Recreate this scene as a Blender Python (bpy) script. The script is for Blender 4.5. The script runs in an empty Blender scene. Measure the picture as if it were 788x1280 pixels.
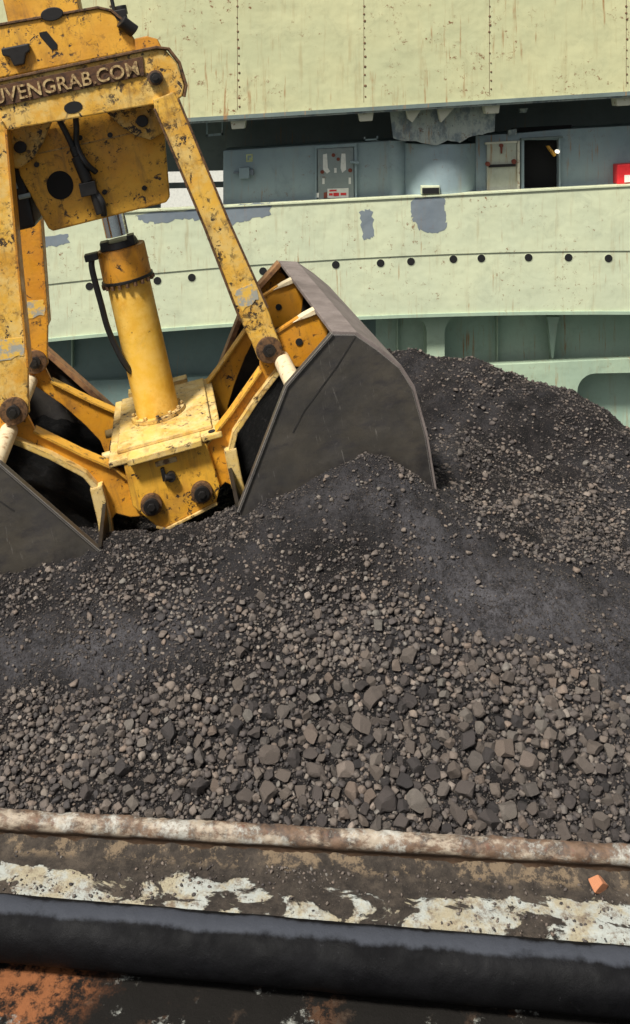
import bpy, bmesh, math, random
import numpy as np
from mathutils import Vector, Matrix, noise
random.seed(7); rng = np.random.default_rng(11)
R = math.radians
S = bpy.context.scene
C = S.collection
# ---------------------------------------------------------------- camera, world, sun, exposure
F = 1150.0                       # focal length in photo pixels (photo 788 x 1280), level camera with lens shift
cd = bpy.data.cameras.new('camera'); cam = bpy.data.objects.new('camera', cd); C.objects.link(cam)
cam.location = (0, 0, 5); cam.rotation_euler = (R(90), 0, 0)
cd.sensor_width = 36; cd.lens = 36 * F / 1280; cd.shift_y = -525 / 1280
cd.clip_start = .05; cd.clip_end = 4000
S.camera = cam
W = bpy.data.worlds.new('World'); S.world = W; W.use_nodes = True
wn = W.node_tree; bg = wn.nodes['Background']
sky = wn.nodes.new('ShaderNodeTexSky'); sky.sky_type = 'NISHITA'; sky.sun_disc = False
SUN_EL, SUN_AZ = 55, -38         # sun stands in front-left of the grab, behind the camera's left shoulder
sky.sun_elevation = R(SUN_EL); sky.sun_rotation = R(180 - SUN_AZ); sky.dust_density = 4; sky.air_density = .8
hs = wn.nodes.new('ShaderNodeHueSaturation'); hs.inputs['Saturation'].default_value = .35
wn.links.new(sky.outputs[0], hs.inputs['Color']); wn.links.new(hs.outputs[0], bg.inputs[0]); bg.inputs[1].default_value = .05
sl = bpy.data.lights.new('sun', 'SUN'); sl.energy = 3.3; sl.angle = R(8); sl.color = (1, .96, .88)
so = bpy.data.objects.new('sun', sl); C.objects.link(so)
az = R(SUN_AZ)                   # direction towards the sun
sd = Vector((math.sin(az) * math.cos(R(SUN_EL)), -math.cos(az) * math.cos(R(SUN_EL)), math.sin(R(SUN_EL))))
so.rotation_euler = sd.to_track_quat('Z', 'Y').to_euler()
S.view_settings.view_transform = 'Standard'; S.view_settings.look = 'None'
S.view_settings.gamma = 1; S.view_settings.use_curve_mapping = False
S.view_settings.exposure = .92
S.render.engine = 'CYCLES'

def at(px, py, Y):
    return Vector(((px - 394) / F * Y, Y, 5 - (py - 115) / F * Y))

# ---------------------------------------------------------------- materials
class NT:
    def __init__(s, name, rough=.6, metal=0, spec=.5):
        s.m = bpy.data.materials.new(name); s.m.use_nodes = True; s.t = s.m.node_tree
        s.p = s.t.nodes['Principled BSDF']; s.p.inputs['Roughness'].default_value = rough
        s.p.inputs['Metallic'].default_value = metal; s.p.inputs['Specular IOR Level'].default_value = spec
        s.tc = s.t.nodes.new('ShaderNodeTexCoord').outputs['Object']
        s.geo = s.t.nodes.new('ShaderNodeNewGeometry')
    def L(s, a, b): s.t.links.new(a, b)
    def mapping(s, sc, vec=None):
        n = s.t.nodes.new('ShaderNodeMapping'); n.inputs['Scale'].default_value = sc
        s.L(vec or s.tc, n.inputs[0]); return n.outputs[0]
    def noise(s, scale, det=6, rough=.6, vec=None, dist=0):
        n = s.t.nodes.new('ShaderNodeTexNoise'); n.inputs['Scale'].default_value = scale
        n.inputs['Detail'].default_value = det; n.inputs['Roughness'].default_value = rough; n.inputs['Distortion'].default_value = dist
        s.L(vec or s.tc, n.inputs['Vector']); return n.outputs['Fac']
    def ramp(s, fac, a, b, lo=0., hi=1.):
        n = s.t.nodes.new('ShaderNodeMapRange'); n.interpolation_type = 'SMOOTHSTEP'
        n.inputs['From Min'].default_value = a; n.inputs['From Max'].default_value = b
        n.inputs['To Min'].default_value = lo; n.inputs['To Max'].default_value = hi
        s.L(fac, n.inputs['Value']); return n.outputs['Result']
    def math(s, op, a, b=None):
        n = s.t.nodes.new('ShaderNodeMath'); n.operation = op
        for i, v in enumerate((a, b)):
            if v is None: continue
            if isinstance(v, (int, float)): n.inputs[i].default_value = v
            else: s.L(v, n.inputs[i])
        return n.outputs[0]
    def mix(s, fac, a, b, mode='MIX'):
        n = s.t.nodes.new('ShaderNodeMix'); n.data_type = 'RGBA'; n.blend_type = mode
        for k, v in ((0, fac), (6, a), (7, b)):
            if isinstance(v, (int, float)): n.inputs[k].default_value = v
            elif isinstance(v, tuple): n.inputs[k].default_value = (*v, 1) if len(v) == 3 else v
            else: s.L(v, n.inputs[k])
        return n.outputs[2]
    def attr(s, name):
        n = s.t.nodes.new('ShaderNodeAttribute'); n.attribute_name = name; return n.outputs['Fac']
    def xyz(s):
        n = s.t.nodes.new('ShaderNodeSeparateXYZ'); s.L(s.tc, n.inputs[0]); return n.outputs
    def edge(s, rad):
        bv = s.t.nodes.new('ShaderNodeBevel'); bv.samples = 4; bv.inputs['Radius'].default_value = rad
        d = s.t.nodes.new('ShaderNodeVectorMath'); d.operation = 'DOT_PRODUCT'
        s.L(bv.outputs[0], d.inputs[0]); s.L(s.geo.outputs['True Normal'], d.inputs[1])
        return s.ramp(d.outputs['Value'], .995, .9)
    def bump(s, h, strength=.4, dist=.01):
        n = s.t.nodes.new('ShaderNodeBump'); n.inputs['Strength'].default_value = strength; n.inputs['Distance'].default_value = dist
        s.L(h, n.inputs['Height']); s.L(n.outputs[0], s.p.inputs['Normal'])
    def out(s, col, rough=None):
        if isinstance(col, tuple): s.p.inputs['Base Color'].default_value = (*col, 1)
        else: s.L(col, s.p.inputs['Base Color'])
        if rough is not None: s.L(rough, s.p.inputs['Roughness'])
        return s.m

def yellow(name, base, wear=.5, pale=None, dirt=.5):
    n = NT(name, .5)
    v = n.noise(2.2, 5); col = n.mix(n.ramp(v, .35, .7), base, tuple(x * k for x, k in zip(base, (.82, .72, .6))))
    col = n.mix(n.ramp(n.noise(9, 6, .7), .52, .75, 0, .55), col, (base[0] * .95, base[1] * .75, base[2] * .5))
    if pale: col = n.mix(n.ramp(n.noise(6, 8, .75), .4, .62, 0, .85), col, pale)
    col = n.mix(n.ramp(n.noise(4, 8, .7, n.mapping((2.6, 1, .45)), .5), .50, .72, 0, .35 + .4 * wear if wear else .12), col, (.24, .125, .03))
    # greasy coal film, rust stains, chips to black primer
    col = n.mix(n.ramp(n.noise(3.2, 8, .72, dist=.6), .5, .72, 0, dirt), col, (.13, .062, .018))
    e = n.edge(.018)
    ew = n.math('MULTIPLY', e, n.ramp(n.noise(16, 6, .7), .36, .52))
    col = n.mix(n.math('MULTIPLY', ew, .92), col, (.07, .035, .015))
    gr = n.math('MULTIPLY', n.ramp(n.noise(26, 8, .8), .50, .64), n.ramp(n.noise(1.9, 6, .65), .46, .66))
    col = n.mix(n.math('MULTIPLY', gr, min(1, wear + .15)), col, (.16, .075, .015))
    ch = n.ramp(n.noise(15, 9, .74, dist=.4), .635 - wear * .10, .665 - wear * .10)
    m2 = n.ramp(n.noise(2.9, 5, .6), .40, .58)
    ch = n.math('MULTIPLY', ch, m2)
    ch = n.math('MAXIMUM', ch, n.math('MULTIPLY', n.ramp(n.noise(7, 7, .7, n.mapping((2.2, 1, .7))), .70 - wear * .05, .725 - wear * .05), 1))
    col = n.mix(ch, col, (.022, .014, .01))
    n.bump(n.math('ADD', n.math('MULTIPLY', ch, -.6), n.noise(40, 4)), .35, .004)
    return n.out(col, n.ramp(n.noise(7), .3, .7, .38, .7))

Y1 = (.68, .36, .035)
M = {}
M['yellow'] = yellow('yellow_paint', Y1, .75, None, .38)
M['yellow_worn'] = yellow('worn_yellow_paint', (.69, .40, .055), 1.0, (.64, .45, .15), .5)
M['orange'] = yellow('orange_yellow_paint', (.60, .27, .018), .6, None, .6)
M['pale'] = yellow('lit_pale_yellow_paint', (.62, .42, .11), .7, (.64, .48, .22), .45)
M['barrel'] = yellow('smooth_yellow_paint', (.72, .42, .045), 0, (.74, .47, .10), .22)
def _m(name, col, rough=.6, metal=0, var=.4, sc=8, bump=.2, col2=None, lo=.4, hi=.7):
    n = NT(name, rough, metal); v = n.noise(sc, 7, .65)
    c = n.mix(n.ramp(v, lo, hi), col, col2 or tuple(x * (1 - var) for x in col))
    n.bump(n.noise(sc * 4, 5), bump, .004); return n.out(c)
M['dark'] = _m('black_greasy_steel', (.018, .016, .015), .45, .3, .5)
M['rubber'] = _m('black_rubber_hose', (.012, .012, .013), .5)
M['hole'] = _m('hole_black', (.004, .004, .004), .9)
M['liner_shade'] = _m('shade_black_steel', (.012, .010, .009), .7)
M['greypatch'] = _m('grey_primer_patch', (.30, .30, .26), .7, 0, .3, 14, .3, (.66, .40, .06), .42, .56)
M['rimbrown'] = _m('rusty_brown_orange_bar', (.33, .17, .07), .65, .1, .4, 12, .3, (.16, .08, .045))
M['seamdark'] = _m('ground_weld_steel', (.035, .032, .03), .5, .3)
M['chrome'] = _m('chrome_rod', (.75, .77, .78), .12, 1, .1)
M['bronze'] = _m('rusty_pin_steel', (.16, .085, .04), .55, .4, .6, 30, .5, (.03, .02, .015))
M['cream'] = _m('cream_pipe_paint', (.66, .55, .36), .5, 0, .3, 14, .3, (.30, .15, .06), .52, .72)
M['plate_brown'] = _m('rusty_nameplate', (.10, .045, .018), .7, .2, .5, 25, .5, (.035, .016, .008))
M['letter'] = _m('cream_letter_metal', (.46, .33, .15), .6, 0, .4, 24, .4, (.14, .07, .028), .42, .60)
n = NT('dark_grey_bucket_steel', .42, .35)
c = n.mix(n.ramp(n.noise(1.3, 6, .65), .35, .68), (.055, .051, .047), (.088, .076, .060))
c = n.mix(n.ramp(n.noise(4, 9, .75, n.mapping((1, 1, 2.2))), .46, .68, 0, .75), c, (.040, .037, .040))
c = n.mix(n.ramp(n.noise(3.2, 9, .8, dist=1.2), .60, .72, 0, .45), c, (.14, .125, .11))
c = n.mix(n.ramp(n.noise(11, 9, .8, n.mapping((2.5, 1, .35))), .60, .68, 0, .5), c, (.10, .055, .03))
sc_ = n.noise(5, 4, .6, n.mapping((9, 1, .8), None), 1.5); c = n.mix(n.ramp(sc_, .66, .69, 0, .35), c, (.26, .24, .22))
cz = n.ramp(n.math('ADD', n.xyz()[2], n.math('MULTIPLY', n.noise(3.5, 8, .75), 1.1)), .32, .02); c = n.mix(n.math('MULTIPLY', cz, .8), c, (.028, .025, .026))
c = n.mix(n.math('MULTIPLY', n.edge(.012), .8), c, (.40, .37, .34))
n.bump(n.math('ADD', n.noise(2.2, 3), n.math('MULTIPLY', n.noise(26, 7, .7), .12)), .5, .03); M['steel'] = n.out(c, n.ramp(n.noise(4, 7, .7), .35, .7, .32, .65))
n = NT('dusty_mauve_bucket_back', .8, .1)
c = n.mix(n.ramp(n.noise(3, 7, .7), .35, .68), (.21, .175, .16), (.135, .11, .10))
c = n.mix(n.ramp(n.noise(14, 8, .75), .56, .7, 0, .7), c, (.10, .07, .055))
n.bump(n.noise(30, 7), .4, .006); M['backplate'] = n.out(c)

def shippaint(name, base, alt, streak=.5, spots=.5, rough=.55):
    n = NT(name, rough)
    c = n.mix(n.ramp(n.noise(.45, 6, .6), .35, .68), base, alt)
    c = n.mix(n.ramp(n.noise(2.5, 6, .7), .48, .75, 0, .4), c, tuple(x * .72 for x in base))
    if name.startswith('weathered'): c = n.mix(n.ramp(n.noise(2.2, 9, .75, n.mapping((1, 1, .6))), .44, .60), base, alt); c = n.mix(n.ramp(n.noise(5, 8, .8), .6, .66), c, (.10, .12, .12))
    st = n.noise(1.1, 7, .7, n.mapping((4.5, 1, .4)))
    c = n.mix(n.ramp(st, .53, .72, 0, streak), c, (.30, .20, .08))
    c = n.mix(n.math('MULTIPLY', n.ramp(n.noise(3.2, 8, .7, n.mapping((3, 1, .16))), .56, .68), n.ramp(n.noise(.5, 4), .48, .6)), c, (.30, .15, .05))
    c = n.mix(n.ramp(n.noise(1.2, 9, .75, dist=1), .5, .75, 0, .45), c, tuple(x * .62 for x in alt))
    sp = n.math('MULTIPLY', n.ramp(n.noise(7, 8, .8), .57, .62), n.ramp(n.noise(.8, 4), .47, .58))
    c = n.mix(n.math('MULTIPLY', sp, spots), c, (.17, .065, .02))
    n.bump(n.math('ADD', n.noise(.8, 3), n.math('MULTIPLY', n.noise(14, 6, .7), .03)), .55, .09)
    return n.out(c)
M['hull_up'] = shippaint('yellow_green_ship_paint', (.52, .51, .29), (.45, .46, .27), .35, 1)
M['hull'] = shippaint('pale_green_ship_paint', (.54, .57, .385), (.48, .52, .365), .42, 1)
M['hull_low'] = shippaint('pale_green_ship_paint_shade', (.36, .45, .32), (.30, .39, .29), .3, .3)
M['frame_green'] = shippaint('sea_green_frame_paint', (.36, .46, .36), (.29, .40, .31), .25, .2)
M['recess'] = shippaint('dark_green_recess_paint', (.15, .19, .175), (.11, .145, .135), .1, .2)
M['teal'] = shippaint('dark_teal_paint', (.14, .20, .18), (.10, .15, .14), .15, .2)
M['bluegrey'] = shippaint('blue_grey_deckhouse_paint', (.26, .335, .35), (.21, .28, .30), .3, .5)
M['patch'] = shippaint('slate_touch_up_paint', (.17, .20, .22), (.14, .17, .20), .1, .2)
M['patina'] = shippaint('weathered_grey_white_paint', (.42, .46, .40), (.17, .21, .22), .5, 1)
M['greydoor'] = shippaint('grey_door_paint', (.24, .28, .27), (.20, .24, .24), .2, .5)
M['paledoor'] = shippaint('pale_rusty_door_paint', (.44, .46, .36), (.36, .38, .32), .6, 1)
M['white'] = _m('white_ship_paint', (.72, .72, .66), .5, 0, .15)
M['creamw'] = _m('cream_bracket_paint', (.62, .60, .46), .6, 0, .3, 5, .2, (.25, .12, .05), .58, .68)
M['red'] = _m('red_paint', (.62, .02, .025), .45, 0, .2)
M['redrust'] = _m('red_rust', (.20, .05, .03), .8, 0, .4)
M['rustdot'] = _m('rust_rivet', (.15, .085, .04), .8, 0, .4)

# ---------------------------------------------------------------- helpers
class MB:
    def __init__(s): s.v = []; s.f = []
    def add(s, vs, fs):
        k = len(s.v); s.v += [tuple(v) for v in vs]; s.f += [tuple(i + k for i in f) for f in fs]; return s
    def prism(s, poly, b0, b1):           # poly in (a, c), extruded along b
        n = len(poly); area = sum(poly[i][0] * poly[(i + 1) % n][1] - poly[(i + 1) % n][0] * poly[i][1] for i in range(n))
        if area < 0: poly = poly[::-1]
        vs = [(a, b0, c) for a, c in poly] + [(a, b1, c) for a, c in poly]
        fs = [tuple(range(n)), tuple(range(2 * n - 1, n - 1, -1))] + [((i + 1) % n, i, i + n, (i + 1) % n + n) for i in range(n)]
        return s.add(vs, fs)
    def box(s, a0, a1, b0, b1, c0, c1): return s.prism([(a0, c0), (a1, c0), (a1, c1), (a0, c1)], b0, b1)
    def strip(s, pts, th, b0, b1):        # plate of thickness th following a polyline in (a, c)
        up = []; dn = []
        for i, p in enumerate(pts):
            p = Vector(p); q0 = Vector(pts[max(i - 1, 0)]); q1 = Vector(pts[min(i + 1, len(pts) - 1)])
            d = (q1 - q0).normalized(); nn = Vector((-d.y, d.x)) * th / 2
            up.append(tuple(p + nn)); dn.append(tuple(p - nn))
        return s.prism(up + dn[::-1], b0, b1)
    def tube(s, p0, p1, r0, r1=None, seg=24, caps=True):
        r1 = r0 if r1 is None else r1; p0 = Vector(p0); p1 = Vector(p1); d = (p1 - p0).normalized()
        u = d.orthogonal().normalized(); w = d.cross(u)
        vs = [p + (u * math.cos(t) + w * math.sin(t)) * r for p, r in ((p0, r0), (p1, r1)) for t in [2 * math.pi * i / seg for i in range(seg)]]
        fs = [(i, (i + 1) % seg, (i + 1) % seg + seg, i + seg) for i in range(seg)]
        if caps: fs += [tuple(range(seg - 1, -1, -1)), tuple(range(seg, 2 * seg))]
        return s.add(vs, fs)
    def hose(s, pts, r, seg=10):
        P = [Vector(p) for p in pts]; Q = []
        for i in range(len(P) - 1):
            a = P[max(i - 1, 0)]; b = P[i]; c = P[i + 1]; d = P[min(i + 2, len(P) - 1)]
            for k in range(8):
                t = k / 8; Q.append(.5 * ((2 * b) + (c - a) * t + (2 * a - 5 * b + 4 * c - d) * t * t + (3 * b - a - 3 * c + d) * t ** 3))
        Q.append(P[-1]); k0 = len(s.v)
        for i, q in enumerate(Q):
            d = (Q[min(i + 1, len(Q) - 1)] - Q[max(i - 1, 0)]).normalized(); u = d.cross(Vector((.1, 1, .05))).normalized(); w = d.cross(u)
            s.v += [tuple(q + (u * math.cos(2 * math.pi * j / seg) + w * math.sin(2 * math.pi * j / seg)) * r) for j in range(seg)]
        for i in range(len(Q) - 1):
            for j in range(seg): s.f.append((k0 + i * seg + j, k0 + i * seg + (j + 1) % seg, k0 + (i + 1) * seg + (j + 1) % seg, k0 + (i + 1) * seg + j))
        return s
    def build(s, name, mat, parent=None, bevel=0, smooth=False, label=None):
        me = bpy.data.meshes.new(name); me.from_pydata(s.v, [], s.f); me.materials.append(M[mat] if isinstance(mat, str) else mat)
        bm = bmesh.new(); bm.from_mesh(me); bmesh.ops.recalc_face_normals(bm, faces=bm.faces)
        if bevel:
            es = [e for e in bm.edges if len(e.link_faces) == 2 and e.calc_face_angle(0) > .6]
            bmesh.ops.bevel(bm, geom=es, offset=bevel, segments=2, affect='EDGES', profile=.6, clamp_overlap=True)
        if smooth:
            for f in bm.faces: f.smooth = True
            for e in bm.edges:
                if len(e.link_faces) == 2 and e.calc_face_angle(0) > .6: e.smooth = False
        bm.to_mesh(me); bm.free()
        o = bpy.data.objects.new(name, me); C.objects.link(o); o.parent = parent
        if label: o['label'] = label
        return o
def tag(o, label=None, cat=None, group=None, kind=None):
    for k, v in (('label', label), ('category', cat), ('group', group), ('kind', kind)):
        if v: o[k] = v
    return o
def empty(name, mat=None, loc=None):
    o = bpy.data.objects.new(name, None); C.objects.link(o); o.empty_display_size = .2
    if mat is not None: o.matrix_world = mat
    if loc is not None: o.location = loc
    return o
def circ(x, y, r, n=24, ry=None): return [(x + r * math.cos(2 * math.pi * i / n), y + (ry or r) * math.sin(2 * math.pi * i / n)) for i in range(n)]
def arc(x, y, r, a0, a1, n=8): return [(x + r * math.cos(R(a0 + (a1 - a0) * i / n)), y + r * math.sin(R(a0 + (a1 - a0) * i / n))) for i in range(n + 1)]
def ragged(poly, amp, seed, sub=6):
    out = []; rr = random.Random(seed); n = len(poly); sub = sub * 2 if amp > 1 else sub
    for i in range(n):
        p = Vector(poly[i]); q = Vector(poly[(i + 1) % n])
        for k in range(sub):
            v = p.lerp(q, k / sub); out.append((v.x + rr.uniform(-amp, amp), v.y + rr.uniform(-amp, amp)))
    return out

# ---------------------------------------------------------------- water and hold floor
n = NT('harbour_water', .12); n.bump(n.noise(1.5, 5), .3, .1); M['water'] = n.out((.02, .035, .03))
tag(MB().add([(-900, -900, -7), (900, -900, -7), (900, 900, -7), (-900, 900, -7)], [(0, 1, 2, 3)]).build('water', 'water'), kind='structure')
tag(MB().box(-14, 14, 3.6, 11.6, .1, .2).build('hold_floor', _m('rusty_hold_floor', (.06, .045, .035), .8)), kind='structure')

# ---------------------------------------------------------------- cargo ship behind
ship = empty('cargo_ship', loc=(0, 25, -7))
tag(ship, 'pale green rust-spotted ship side with portholes and blue-grey deckhouse behind the coal', 'ship')
iv = Matrix.Translation((0, -25, 7))
def SP(polys, Y0, Y1, name, mat, parent=ship, bevel=0, label=None):
    mb = MB()
    for poly in polys: mb.prism([((x - 394) / F * Y0, 12 - (y - 115) / F * Y0) for x, y in poly], Y0 - 25, Y1 - 25)
    o = mb.build(name, mat, parent, bevel, label=label); return o
def SPS(polys, *a, **k):
    for q_ in polys: SP([q_], *a, **k)
def crv(xs_, ys_):
    cf = np.polyfit(xs_, ys_, 2); xe = 980
    def f(x):
        if x > xe: return float(np.polyval(cf, xe) - (x - xe) * .012)
        if x < -200: return float(np.polyval(cf, -200) - (x + 200) * .075)
        return float(np.polyval(cf, x))
    return f
def ytop(x): return 153 - .06 * (x - 240)
def ybul(x): return 262.5 - .0525 * (x - 210)
yseam = crv([50, 240, 420, 520, 650, 788, 950], [355, 337, 323.5, 317, 314, 313, 314])
ylip = crv([50, 225, 350, 510, 650, 788, 950], [425, 411, 402, 393, 391, 391, 393])
XL, XR = -1500, 2600
# upper side plating, overhanging
SP([[(XL, ytop(XL) - 420), (XR, ytop(XR) - 420), (XR, ytop(XR) - 5), (XL, ytop(XL) - 5)]], 24.2, 24.5, 'upper_plating', 'hull_up')
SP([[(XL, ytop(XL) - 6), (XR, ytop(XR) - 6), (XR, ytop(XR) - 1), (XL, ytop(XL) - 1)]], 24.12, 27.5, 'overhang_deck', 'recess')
SP([[(XL, ytop(XL) - 1), (XR, ytop(XR) - 1), (XR, ytop(XR) + 1.5), (XL, ytop(XL) + 1.5)]], 24.2, 24.4, 'edge_strip', 'patina')
for x0 in (-20, 139, 297, 455, 612, 783, 940):
    mb = MB(); r_ = random.Random(x0)
    y = 8
    while y < ytop(x0) - 12:
        p = ((x0 + r_.uniform(-.8, .8) + (y - 8) * .02 - 394) / F * 24.2, 12 - (y - 115) / F * 24.2); s_ = r_.uniform(.018, .04)
        mb.tube((p[0], -.80, p[1]), (p[0], -.815, p[1]), s_, s_ * .6, 8); y += r_.uniform(7, 14)
    mb.box((x0 - 394) / F * 24.2 - .006, (x0 - 394) / F * 24.2 + .006, -.803, -.79, 12 - (ytop(x0) - 12 - 115) / F * 24.2, 12 + 12)
    mb.build('rivet_seam', 'rustdot', ship)
# recess behind
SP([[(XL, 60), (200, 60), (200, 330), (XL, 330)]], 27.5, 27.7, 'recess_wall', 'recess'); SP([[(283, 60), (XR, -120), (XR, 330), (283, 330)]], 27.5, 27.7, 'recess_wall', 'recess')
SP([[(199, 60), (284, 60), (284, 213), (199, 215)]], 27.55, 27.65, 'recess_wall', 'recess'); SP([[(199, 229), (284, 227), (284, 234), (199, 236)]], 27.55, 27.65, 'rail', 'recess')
SP([[(258, 168), (279, 166), (279, 169), (258, 171)], [(258, 150), (260, 150), (260, 171), (258, 171)], [(277, 150), (279, 150), (279, 169), (277, 169)]], 25.6, 25.7, 'pipe_bracket', 'bluegrey')
# blue-grey deckhouse
SP([[(279, 188), (395, 181), (500, 175), (500, 275), (279, 275)]], 25.6, 26.9, 'deckhouse_wall', 'bluegrey', bevel=.05)
SP([[(595, 170), (655, 166), (655, 275), (595, 275)], [(699, 162), (XR, 60), (XR, 275), (699, 275)], [(655, 166), (699, 162), (699, 175), (655, 175)], [(655, 236), (699, 236), (699, 275), (655, 275)]], 25.6, 26.9, 'deckhouse_wall', 'bluegrey')
SP([[(640, 160), (715, 156), (715, 250), (640, 250)]], 25.85, 25.9, 'doorway_inside', 'hole')
mb = MB()
cx = (548 - 394) / F * 26; r = 50 / F * 26
mb.tube((cx, 1.15, 7.4), (cx, 1.15, 12 - (178 - 115) / F * 26), r, seg=40); mb.build('round_trunk', 'bluegrey', ship, smooth=True)
mb = MB(); mb.tube(((497 - 394) / F * 25.6 , .8, 7.5), ((497 - 394) / F * 25.6, .8, 12 - (176 - 115) / F * 25.6), .3, seg=24); mb.build('round_corner', 'bluegrey', ship, smooth=True)
SP([[(487, 134), (620, 127)] + ragged([(619, 164), (604, 168), (590, 170), (575, 178), (560, 176), (545, 181), (520, 177), (500, 176), (488, 171)], .8, 3, 3)[:-3]], 24.95, 25.0, 'weathered_flange', 'patina')
for x in (297, 457, 615, 779, 936): SP([[(x - 10, ytop(x) - 4), (x + 11, ytop(x) - 5), (x + 9, ytop(x) + 11), (x - 7, ytop(x) + 12)]], 24.35, 24.8, 'bracket', 'creamw', bevel=.02)
for x in (508, 548): SP([[(x, 136), (x + 20, 135), (x + 8 + (x > 520) * -4, 153), (x + 2, 148)]], 24.5, 24.8, 'bracket', 'creamw', label='rusty triangular bracket')
# bulwark band
pt = 25.0
BX = [XL, -700, -200] + list(range(-100, 981, 60)) + [1000, 1500, XR]
def band(f0, f1, d0=0, d1=0): return [(x, f0(x) + d0) for x in BX] + [(x, f1(x) + d1) for x in BX[::-1]]
SP([band(ybul, yseam, 0, 1)], 24.97, 25.25, 'bulwark_strake', 'hull')
SP([band(yseam, ylip)], 25.0, 25.25, 'hull_strake', 'hull')
SP([band(ylip, ylip, -1, 3)], 24.94, 26.3, 'hull_lip', 'hull_low')
SP([band(ybul, ybul, -1.2, .6)], 24.93, 25.3, 'bulwark_rail', 'hull')
for x, y in ((-40, 364), (20, 361), (112, 358), (197, 351), (240, 347), (329, 339), (420, 331), (476, 329), (514, 327), (567, 324), (602, 323), (661, 322), (711, 322), (761, 323), (820, 318), (880, 315)):
    f = SP([circ(x, y, 5.6, 20)], 24.994, 25.03, 'porthole', 'hull'); SP([circ(x, y, 4.9, 20)], 24.989, 25.02, 'opening', 'hole', f)
    f.matrix_parent_inverse = Matrix.Identity(4)
# thin seam lines on the bulwark
SPS([ragged([(450, 264), (465, 262), (469, 296), (454, 300)], 1.6, 1, 4), ragged([(516, 248), (558, 245), (556, 262), (558, 285), (540, 293), (522, 286), (515, 270)], 2, 2, 4),
    ragged([(280, 256), (340, 254), (337, 268), (310, 276), (284, 282)], 2, 5, 4), ragged([(45, 296), (84, 292), (86, 303), (60, 309), (46, 308)], 2, 6, 4), ragged([(170, 268), (250, 262), (252, 276), (232, 272), (200, 280), (175, 276)], 2, 8, 4)], 24.965, 24.98, 'paint_patch', 'patch')
SP([[(527, 232.5), (550, 232), (550, 243), (527, 243)]], 24.94, 25.3, 'fairlead', 'hull', bevel=.02); SP([[(528, 235), (549, 234.5), (549, 242.3), (528, 242.5)]], 24.93, 25.0, 'fairlead_slot', 'hole')
# doors
d = SP([[(397, 186), (442, 184), (443, 250), (398, 250)]], 25.52, 25.6, 'door', 'greydoor', bevel=.02, label='closed grey door with white stencil marks and red label')
SP([[(394, 182), (446, 179), (446, 183), (394, 186)], [(443, 183), (446.5, 183), (446.5, 250), (444, 250)], [(394, 186), (396, 186), (396, 250), (394, 250)]], 25.5, 25.62, 'frame', 'bluegrey', d)
SPS([[(404, 193), (409, 192), (410, 210), (413, 214), (409, 217), (404, 212)], [(427, 192), (432, 192), (433, 212), (428, 216), (426, 210)], [(418, 210), (421, 210), (421, 216), (418, 216)], [(403, 223), (406, 223), (406, 230), (403, 230)], [(436, 222), (439, 222), (439, 230), (436, 230)], [(396, 241), (399, 241), (399, 247), (396, 247)]], 25.51, 25.53, 'stencil_mark', 'white', d)
SP([[(409.5, 236), (436, 235), (436, 247), (409.5, 247.5)]], 25.50, 25.53, 'warning_label', 'white', d)
SP([[(411.5, 241.5), (416, 241.5), (416, 244.5), (411.5, 244.5)], [(417, 241), (424, 241), (424, 245), (417, 245)], [(426, 241), (433, 241), (433, 244), (426, 244)], [(412, 237.5), (421, 237), (421, 239), (412, 239.5)]], 25.49, 25.51, 'label_text', 'red', d)
SPS([circ(417, 194, 2.4, 10), circ(423, 199, 2.2, 10), circ(403, 215, 2.4, 10), circ(438, 213, 2.6, 10), [(405, 241), (409, 240), (409, 247), (405, 248)]], 25.49, 25.52, 'dog_bolt', 'redrust', d)
SP([[(438, 201), (449, 202), (449, 205), (438, 204)]], 25.40, 25.5, 'handle', 'bluegrey', d)
d = SP([[(609, 180), (646, 178), (647, 238), (609, 240)]], 25.48, 25.56, 'door', 'paledoor', bevel=.02, label='pale rust-streaked door leaf opened flat beside the dark doorway')
SP([[(611, 206), (645, 204.5), (645, 208), (611, 209.5)]], 25.44, 25.48, 'locking_bar', 'dark', d)
SPS([circ(627, 182, 2.6, 10), circ(610, 205, 3, 10), circ(643, 202, 3.2, 10), [(626, 184), (628.5, 184), (628, 192), (626.5, 192)]], 25.42, 25.48, 'dog_bolt', 'redrust', d)
SP([[(607, 178), (648, 176), (648, 178.5), (607, 180.5)], [(647, 176), (650, 176), (650, 240), (647, 240)]], 25.46, 25.6, 'frame', 'creamw', d)
SP([[(652, 173), (704, 170), (704, 172.5), (652, 175.5)]], 25.4, 25.6, 'rain_strip', 'recess')
SP([[(652, 174), (655.5, 174), (655.5, 240), (652, 240)], [(699, 173), (701, 173), (701, 238), (699, 238)]], 25.5, 25.62, 'doorway_frame', 'bluegrey')
SP([[(684, 183), (687, 182), (696, 194), (693, 196)]], 25.55, 25.7, 'lamp_arm', 'yellow')
em = bpy.data.materials.new('lamp_glass'); em.use_nodes = True; em.node_tree.nodes['Principled BSDF'].inputs['Emission Color'].default_value = (1, .9, .7, 1); em.node_tree.nodes['Principled BSDF'].inputs['Emission Strength'].default_value = .7
SP([circ(697.5, 189.5, 2.5, 14)], 25.45, 25.56, 'lamp', em)
SP([[(772, 206), (800, 204), (800, 228), (772, 231)]], 25.2, 25.6, 'fire_box', 'red', bevel=.03); SP([[(781, 219), (795, 218.5), (795, 227), (781, 228)]], 25.18, 25.2, 'box_label', 'white')
b_ = SP([[(299, 210), (312, 209), (312, 223), (299, 224)]], 25.4, 25.6, 'junction_box', 'bluegrey', bevel=.02); SP([[(292, 215), (299, 215), (299, 217), (292, 217)], [(312, 212), (317, 212), (317, 219), (312, 219)]], 25.45, 25.6, 'cable_gland', 'patch', b_)
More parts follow.
